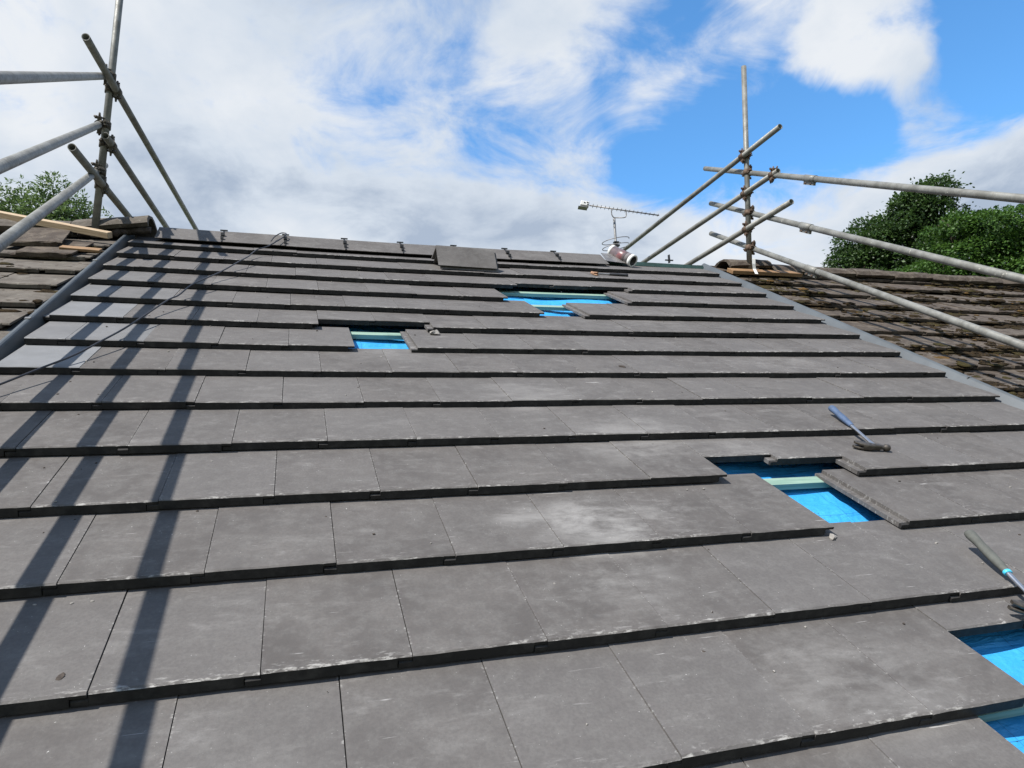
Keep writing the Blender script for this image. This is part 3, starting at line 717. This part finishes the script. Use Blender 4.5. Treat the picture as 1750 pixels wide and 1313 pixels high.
# ------------------------------------------------------------------ timbers under the poles
def timber(name, a, b, wd, th, mat, label, roll=0.0):
    a = Vector(a); b = Vector(b); d = b - a; m_ = MB(); L_ = d.length
    m_.box(0, L_, -wd / 2, wd / 2, -th / 2, th / 2)
    o = m_.build(name, mat); x = d.normalized(); z = Vector((0, 0, 1)); y = z.cross(x).normalized(); z = x.cross(y)
    R3 = Matrix((x, y, z)).transposed().to_4x4() @ Matrix.Rotation(roll, 4, 'X'); R3.translation = a
    o.matrix_world = ROOFM @ R3; md = o.modifiers.new('edge', 'BEVEL'); md.width = 0.002; md.segments = 1
    return tag(o, label, 'timber')
timber('pine_timber', (-1.45, 0.25, 0.10), (-0.085, -0.43, 0.052), 0.045, 0.042, M['pine'], 'pale pine timber leaning under the left scaffold rail')
timber('pine_board', (-0.30, -0.72, 0.018), (-0.075, -0.74, 0.014), 0.06, 0.018, M['pine_o'], 'short orange board end beside the left gutter')
timber('pine_plank', (4.80, -0.275, 0.012), (5.56, -0.255, 0.014), 0.095, 0.034, M['pine_o'], 'orange pine plank under the right scaffold pole')
# white wrap at the foot of the right pole
b = MB(); pts = [(0.01, -0.02, 0.09), (0.004, -0.045, 0.05), (0.012, -0.06, 0.005), (-0.012, -0.14, -0.02)]
vs = []
for (x, y, z) in pts: vs += [(x - 0.014, y, z), (x + 0.016, y - 0.004, z), (x + 0.016, y - 0.001, z + 0.003), (x - 0.014, y + 0.003, z + 0.003)]
b.add(vs, [(i * 4 + j, i * 4 + (j + 1) % 4, i * 4 + 4 + (j + 1) % 4, i * 4 + 4 + j) for i in range(3) for j in range(4)] + [(3, 2, 1, 0), (12, 13, 14, 15)])
o = b.build('plastic_strip', M['white']); o.matrix_world = ROOFM @ T4(5.02, -0.235, 0.04); tag(o, 'crumpled white plastic strip at the foot of the right pole', 'strip')

# ------------------------------------------------------------------ loose ridge tiles, roll, cable
for (lx, lu, lz, lab, rz) in ((2.090, -0.500, 0.148, 'upper of two spare grey ridge tiles nested on the roof', 0.0), (2.108, -0.498, 0.122, 'lower of two spare grey ridge tiles, under the other one', -0.012)):
    o = place('spare_ridge_tile', ridge_mesh('spare_ridge_tile', 0, 0.445, ridge_profile(0.200, math.radians(39), 0.015), M['ridge']))
    o.matrix_world = ROOFM @ T4(lx, lu, lz + sag(2.3, -0.5), -math.radians(4), 0.012, rz); tag(o, lab, 'ridge tile', 'spare ridge tiles'); o['pale'] = 0.05
roll = empty('membrane_roll'); tag(roll, 'wrapped roll with white ends lying on the ridge', 'roll')
ax = Vector((0.40, -0.90, -0.13)).normalized(); R3 = ax.to_track_quat('Z', 'X').to_matrix().to_4x4(); R3.translation = Vector((3.785, 0.070, 0.064))
roll.matrix_world = ROOFM @ R3
LR = 0.265; RR = 0.052
b = MB(); b.pipe((0, 0, 0.025), (0, 0, LR - 0.029), RR, RR - 0.004, 28); b.build('wrapper', M['roll'], roll)
for (a_, b_) in ((0.0, 0.026), (LR - 0.030, LR)):
    b = MB(); b.pipe((0, 0, a_), (0, 0, b_), RR + 0.0015, RR - 0.009, 28); b.build('white_end', M['white'], roll)
b = MB(); b.pipe((0, 0, 0.004), (0, 0, LR - 0.006), RR - 0.0085, 0.034, 24); b.build('membrane_core', M['black'], roll)
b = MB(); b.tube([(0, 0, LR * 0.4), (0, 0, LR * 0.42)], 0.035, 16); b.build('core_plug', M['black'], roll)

def spline(pts, n=10):
    P = [Vector(p) for p in pts]; out = []
    for i in range(len(P) - 1):
        p0 = P[max(i - 1, 0)]; p1 = P[i]; p2 = P[i + 1]; p3 = P[min(i + 2, len(P) - 1)]
        for j in range(n):
            t = j / n; out.append(0.5 * ((2 * p1) + (p2 - p0) * t + (2 * p0 - 5 * p1 + 4 * p2 - p3) * t * t + (-p0 + 3 * p1 - 3 * p2 + p3) * t ** 3))
    out.append(P[-1]); return out
b = MB()
b.tube(spline([(0.92, -0.20, 0.03), (0.945, -0.12, 0.050), (0.990, -0.05, 0.066), (1.025, -0.07, 0.066), (0.99, -0.16, 0.045), (0.90, -0.36, 0.022), (0.835, -0.46, 0.016), (0.80, -0.63, 0.014), (0.79, -0.70, 0.016), (0.755, -0.85, 0.022),
    (0.715, -1.00, 0.022), (0.655, -1.20, 0.020), (0.60, -1.40, 0.030), (0.545, -1.58, 0.034), (0.505, -1.74, 0.020), (0.472, -1.85, 0.024), (0.42, -2.08, 0.022), (0.365, -2.32, 0.020), (0.315, -2.50, 0.022), (0.255, -2.68, 0.020), (0.18, -2.84, 0.022), (0.10, -3.02, 0.026), (0.02, -3.18, 0.030), (-0.10, -3.36, 0.045), (-0.30, -3.52, 0.02), (-0.6, -3.6, 0.01)], 8), 0.0042, 8)
o = b.build('cable', M['cable']); o.matrix_world = ROOFM; tag(o, 'thin black cable trailing down the tiles from the ridge', 'cable')

# ------------------------------------------------------------------ hammers (built along +x: butt at 0, head at the far end)
def hammer(name, label, mat4, L_, grip_len, grip, neck, head, collar=None):
    h = empty(name); h.matrix_world = ROOFM @ mat4; tag(h, label, 'hammer', 'hammers left on the tiles')
    def oval(m_, prof, seg=14):
        vs = []; n = len(prof)
        for (x, ry, rz) in prof:
            for j in range(seg):
                a = 2 * PI * j / seg; vs.append((x, ry * math.cos(a), rz * math.sin(a)))
        m_.add(vs, [(i * seg + j, (i + 1) * seg + j, (i + 1) * seg + (j + 1) % seg, i * seg + (j + 1) % seg) for i in range(n - 1) for j in range(seg)], True)
        m_.add(vs[:seg], [tuple(range(seg))]); m_.add(vs[-seg:], [tuple(reversed(range(seg)))])
    m_ = MB(); g_ = grip_len
    oval(m_, [(0, 0.011, 0.009), (0.003, 0.0165, 0.013), (0.012, 0.0185, 0.0145), (g_ * 0.16, 0.0175, 0.0135), (g_ * 0.30, 0.0150, 0.0120), (g_ * 0.55, 0.0165, 0.0130), (g_ * 0.80, 0.0150, 0.0118), (g_ * 0.96, 0.0120, 0.0098), (g_, 0.0110, 0.0090)])
    m_.build('grip', M[grip], h)
    if collar: m_ = MB(); oval(m_, [(g_, 0.0112, 0.0092), (g_ + 0.0015, 0.0128, 0.0108), (g_ + 0.009, 0.0126, 0.0106), (g_ + 0.0105, 0.0105, 0.0085)]); m_.build('collar', M[collar], h)
    m_ = MB(); oval(m_, [(g_ - 0.002, 0.0092, 0.0075), (g_ + 0.02, 0.0078, 0.0062), ((g_ + L_) / 2, 0.0072, 0.0058), (L_ - 0.035, 0.0085, 0.0065), (L_ - 0.006, 0.0115, 0.0085)]); m_.build('shaft', M[neck], h)
    # head: lies across the shaft along y; striking face at -y, claw or blade at +y
    m_ = MB(); seg = 14
    def bar(prof):
        vs = []; n = len(prof)
        for (y, x, z, rx, rz, p) in prof:
            for j in range(seg):
                a = 2 * PI * j / seg; c, s_ = math.cos(a), math.sin(a)
                vs.append((x + rx * math.copysign(abs(c) ** p, c), y, z + rz * math.copysign(abs(s_) ** p, s_)))
        m_.add(vs, [(i * seg + j, i * seg + (j + 1) % seg, (i + 1) * seg + (j + 1) % seg, (i + 1) * seg + j) for i in range(n - 1) for j in range(seg)], True)
        m_.add(vs[:seg], [tuple(reversed(range(seg)))]); m_.add(vs[-seg:], [tuple(range(seg))])
    bar([(-0.058, L_, 0, 0.0125, 0.0125, 1.0), (-0.055, L_, 0, 0.0145, 0.0145, 1.0), (-0.040, L_, 0, 0.0145, 0.0145, 1.0), (-0.036, L_, 0, 0.0100, 0.0100, 1.0), (-0.022, L_, 0, 0.0100, 0.0100, 1.0), (-0.016, L_, 0, 0.0130, 0.0130, 0.7), (0.016, L_, 0, 0.0130, 0.0130, 0.7), (0.022, L_, 0, 0.0115, 0.0125, 0.7)])
    hd = m_.build('head', M[head], h)
    m_ = MB()
    bar([(0.014, L_, 0, 0.0150, 0.0130, 0.5), (0.030, L_ - 0.001, 0, 0.0180, 0.0140, 0.5), (0.050, L_ - 0.003, 0, 0.0180, 0.0145, 0.5), (0.058, L_ - 0.004, 0, 0.0170, 0.0145, 0.5)])
    m_.build('cheek', M[head], hd)
    for s_ in (-1, 1):
        m_ = MB()
        bar([(0.056, L_ - 0.004, s_ * 0.0080, 0.0168, 0.0062, 0.5), (0.072, L_ - 0.007, s_ * 0.0086, 0.0135, 0.0058, 0.5), (0.088, L_ - 0.012, s_ * 0.0094, 0.0060, 0.0052, 0.5)])
        m_.build('claw', M[head], hd)
    return h
def lay(butt, headp, spin):
    """matrix: x from butt to head"""
    a = Vector(butt); x = (Vector(headp) - a).normalized(); z = Vector((0, 0, 1)); y = z.cross(x).normalized(); z = x.cross(y)
    R3 = Matrix((x, y, z)).transposed().to_4x4() @ Matrix.Rotation(spin, 4, 'X'); R3.translation = a; return R3
hammer('claw_hammer', 'claw hammer with faded blue grip lying on the right side of the roof', lay((3.425, -3.262, 0.014), (3.345, -3.635, 0.001), math.radians(180)), 0.375, 0.185, 'blue_grip', 'chrome', 'headsteel', None)
hammer('claw_hammer', 'claw hammer with grey grip and cyan ring at the right edge', lay((3.112, -4.268, 0.032), (3.020, -4.600, 0.010), math.radians(180)), 0.345, 0.185, 'grey_grip', 'chrome', 'headsteel', 'cyan')
hammer('claw_hammer', 'small hammer with black grip and rusty tan head below the roll', lay((3.665, -0.560, -0.012), (3.385, -0.512, -0.020), math.radians(10)), 0.285, 0.155, 'black', 'alu', 'tan', None)

# ------------------------------------------------------------------ television aerial behind the ridge
ae = empty('television_aerial'); AE = Vector((4.594, 1.79, 0.0)); ae.matrix_world = ROOFM @ Matrix.Translation(AE) @ Matrix.Rotation(-PITCH, 4, 'X'); tag(ae, 'television aerial on a short mast rising behind the ridge', 'aerial')
def am(): return MB()
b = am(); b.tube([(0, 0, -2.3), (0, 0, 0.135)], 0.0145, 12); b.build('mast', M['alu'], ae)
ba = Vector((-0.30, 0.0, 0.265)); bb = Vector((0.445, -0.24, 0.110)); bd = (bb - ba)
b = am(); b.tube([ba, bb], 0.0075, 8); boom = b.build('boom', M['alu_d'], ae)
perp = Vector((0.30, 0.95, 0)).normalized(); perp = (perp - bd.normalized() * perp.dot(bd.normalized())).normalized()
for i in range(17):
    t = 0.05 + 0.93 * i / 16; p_ = ba + bd * t; L_ = 0.052 - 0.0008 * i
    b = am(); b.tube([p_ - perp * L_, p_ + perp * L_], 0.0035, 6); b.build('director', M['alu_d'], boom)
b = am(); u_ = bd.normalized(); v_ = u_.cross(perp).normalized()
M3 = Matrix((u_, perp, v_)).transposed().to_4x4(); M3.translation = ba
b.box(-0.105, -0.008, -0.045, 0.045, -0.024, 0.030, M3); rf = b.build('reflector', M['white'], ae); md = rf.modifiers.new('edge', 'BEVEL'); md.width = 0.006
for (x_, y_, z_) in ((-0.06, -0.049, 0.008), (-0.028, -0.049, 0.016), (-0.022, -0.049, -0.008)):
    b = am(); b.box(x_ - 0.008, x_ + 0.008, y_, y_ + 0.006, z_ - 0.005, z_ + 0.005, M3); b.build('slot', M['black'], rf)
b = am(); b.box(-0.125, -0.02, -0.05, 0.05, -0.045, -0.041, M3); b.build('reflector_bar', M['alu'], ae)
c1 = ba + bd * 0.315; c2 = ba + bd * 0.525
b = am(); b.tube(spline([c1, c1 + Vector((0.0, 0, -0.065)), c1 + Vector((0.012, 0, -0.092)), c1 + Vector((0.035, 0, -0.105)), c2 + Vector((-0.035, 0, -0.085)), c2 + Vector((-0.008, 0, -0.070)), c2 + Vector((0, 0, -0.045)), c2], 6), 0.006, 8); b.build('cradle_bracket', M['alu_d'], ae)
for (zc, rx, ry, ang) in ((-0.135, 0.16, 0.13, 0.3), (-0.205, 0.16, 0.13, -0.2)):
    pts = []
    for i in range(30):
        a = ang + 0.5 + (2 * PI - 1.0) * i / 29; pts.append((rx * math.cos(a) * 1.0, ry * math.sin(a), zc + 0.03 * math.cos(a)))
    b = am(); b.tube(pts, 0.0045, 6); b.build('dipole_loop', M['alu_d'], ae)
b = am(); b.box(-0.024, 0.034, -0.022, 0.022, -0.16, -0.145); b.box(-0.024, 0.040, -0.022, 0.022, -0.20, -0.18); b.build('clamp', M['black'], ae)

# ------------------------------------------------------------------ crumbs and chips on the new roof
rc = random.Random(21)
def surf(x, u):
    k = math.ceil(-u / G - 1e-6); y = u + G * k; return -y * math.tan(TILT) + sag(x, u)
def crumbs(name, mat, n, sizes, label):
    b = MB()
    for _ in range(n):
        x = rc.uniform(0.1, W - 0.1); u = -rc.uniform(0.5, 5.0); s_ = rc.uniform(*sizes)
        k = math.ceil(-u / G); y = u + G * k
        if rc.random() < 0.55: y = rc.uniform(0.25, 0.335); u = -G * k + y
        b.blob((x, u, surf(x, u) + s_ * 0.3), s_, (rc.uniform(0.8, 1.6), 1, 0.7), 0.35, 3, 5, rc, False)
    o = b.build(name, mat); o.matrix_world = ROOFM; return tag(o, label, 'debris', kind='stuff')
crumbs('mortar_crumbs', M['mortar'], 130, (0.0015, 0.0042), 'pale mortar crumbs scattered over the new tiles')
crumbs('dirt_crumbs', M['dirt'], 110, (0.0015, 0.0045), 'dark dirt crumbs scattered over the new tiles')
def chip(x, u, s_, sq, label, mat='mortar', z=None):
    b = MB(); b.blob((0, 0, 0), s_, sq, 0.4, 4, 6, rc, False); o = b.build('tile_chip', M[mat]); o.matrix_world = ROOFM @ T4(x, u, (surf(x, u) if z is None else z) + s_ * sq[2] * 0.6, 0, 0, rc.uniform(0, 3)); return tag(o, label, 'chip')
chip(1.80, -2.118, 0.021, (1.2, 1, 0.7), 'pale broken tile chip at the upper right corner of the small square hole')
chip(2.700, -4.158, 0.013, (1.5, 0.9, 0.8), 'pale chip at the tile corner below the large right hole')
chip(0.655, -4.43, 0.0075, (1.7, 1.1, 0.25), 'small brown clod by a joint near the lower left', 'dirt')
chip(2.66, -2.66, 0.012, (1.7, 1, 0.5), 'dark crumb of moss lying mid-roof on a right-hand tile', 'dirt')

# ------------------------------------------------------------------ trees
def tree(name, label, base, lobes, trunk_r, leaf_mat, n_clump, per, leaf, seed, cl_r, long_=1.5):
    r = random.Random(seed); root = empty(name); root.location = base; tag(root, label, 'tree', 'trees behind the roofs')
    b = MB(); top = max(l[0][2] for l in lobes) - base[2]; c0 = Vector(lobes[0][0]) - Vector(base)
    fork = Vector((c0.x * 0.5, c0.y * 0.5, top * 0.42))
    b.tube([(0, 0, -0.2), (0, 0, 0.6), fork * 0.6, fork], [trunk_r * 1.35, trunk_r, trunk_r * 0.85, trunk_r * 0.7], 10); tr = b.build('trunk', M['bark'], root)
    br = MB()
    for (c, rad) in lobes:
        e = Vector(c) - Vector(base); mid = fork.lerp(e, 0.5) + Vector((r.uniform(-.3, .3), r.uniform(-.3, .3), 0.3))
        br.tube([fork * 0.95, mid, e], [trunk_r * 0.5, trunk_r * 0.3, trunk_r * 0.1], 7)
        for _ in range(5):
            d = Vector((r.gauss(0, 1), r.gauss(0, 1), r.gauss(0.3, 0.8))).normalized(); tip = e + Vector((d.x * rad[0], d.y * rad[1], d.z * rad[2])) * 0.85
            br.tube([mid.lerp(e, r.uniform(0.3, 1)), (e + tip) / 2 + Vector((0, 0, 0.1)), tip], [trunk_r * 0.14, trunk_r * 0.08, trunk_r * 0.03], 5)
    br.build('branches', M['bark'], root)
    vs = []; fs = []
    vol = [l[1][0] * l[1][1] * l[1][2] for l in lobes]; tot = sum(v ** 0.67 for v in vol)
    for (c, rad), v_ in zip(lobes, vol):
        c = Vector(c) - Vector(base); mr = (rad[0] + rad[1] + rad[2]) / 3
        for _ in range(max(4, int(n_clump * v_ ** 0.67 / tot))):
            d = Vector((r.gauss(0, 1), r.gauss(0, 1), r.gauss(0.15, 1))).normalized(); k_ = r.uniform(0.45, 1.0)
            q = c + Vector((d.x * rad[0], d.y * rad[1], d.z * rad[2])) * k_
            cr = cl_r * r.choice((0.6, 0.8, 1.0, 1.35)) * r.uniform(0.8, 1.2); sq = r.uniform(0.45, 0.8)
            dirn = (d + Vector((0, 0, 0.5))).normalized()
            for _ in range(int(per * (cr / cl_r) ** 2)):
                e_ = Vector((r.gauss(0, 1), r.gauss(0, 1), r.gauss(0.25, 1))).normalized(); rr_ = cr * (0.72 + 0.36 * r.random())
                if r.random() < 0.12: rr_ *= r.uniform(1.0, 1.45)
                p = q + Vector((e_.x, e_.y, e_.z * sq)) * rr_
                a = (e_ + Vector((r.gauss(0, .7), r.gauss(0, .7), r.gauss(-0.2, 0.5)))).normalized(); n_ = (Vector((r.gauss(0, .5), r.gauss(0, .5), 0.8)) + e_ * 0.8).normalized()
                s_ = a.cross(n_).normalized(); l_ = leaf * r.uniform(0.55, 1.35); w_ = l_ / long_ * 0.5
                i = len(vs); vs += [p, p + a * l_ * 0.5 + s_ * w_, p + a * l_, p + a * l_ * 0.5 - s_ * w_]; fs.append((i, i + 1, i + 2, i + 3))
    m_ = MB(); m_.add(vs, fs); m_.build('crown', M[leaf_mat], root)
    return root
tree('broadleaf_tree', 'tall dark green tree, left one of the pair behind the right roof', (27.6, 19.0, 0), [((27.6, 18.8, 12.6), (2.7, 2.6, 2.6)), ((27.9, 18.3, 14.4), (1.5, 1.6, 1.5)), ((28.2, 18.2, 15.0), (1.25, 1.2, 0.75)), ((25.9, 19.3, 12.9), (1.5, 1.5, 1.4)), ((29.4, 18.0, 13.0), (2.0, 1.8, 2.0)), ((25.3, 19.4, 11.2), (1.7, 1.8, 1.8)), ((27.3, 18.6, 10.2), (3.0, 2.6, 2.2)), ((26.6, 18.9, 14.0), (0.9, 1.0, 0.8))], 0.34, 'leaf_a', 235, 360, 0.135, 31, 0.62)
tree('broadleaf_tree', 'bright green spreading tree, right one of the pair behind the right roof', (26.2, 13.2, 0), [((26.0, 13.2, 10.6), (2.3, 2.0, 1.9)), ((24.7, 13.5, 11.6), (1.2, 1.2, 1.15)), ((26.6, 12.9, 11.7), (1.6, 1.4, 1.1)), ((23.9, 13.9, 10.1), (1.2, 1.3, 1.2)), ((28.2, 12.4, 10.5), (1.9, 1.6, 1.6)), ((25.4, 13.4, 9.1), (2.3, 2.0, 1.6)), ((30.2, 12.0, 9.6), (1.8, 1.6, 1.7))], 0.32, 'leaf_b', 245, 360, 0.115, 32, 0.52)
tree('young_ash_tree', 'feathery pale green tree behind the left old roof', (-5.0, 11.6, 0), [((-4.75, 11.4, 9.6), (0.60, 0.8, 0.85)), ((-3.85, 11.2, 9.65), (0.50, 0.7, 0.62)), ((-5.8, 11.8, 9.7), (0.8, 0.8, 0.9)), ((-3.25, 11.0, 9.3), (0.42, 0.6, 0.50)), ((-4.4, 11.3, 8.9), (1.7, 1.1, 0.8)), ((-2.9, 10.9, 8.8), (0.40, 0.5, 0.4)), ((-6.9, 12.0, 9.0), (0.9, 0.9, 0.9))], 0.16, 'leaf_c', 280, 105, 0.095, 33, 0.26, 2.8)
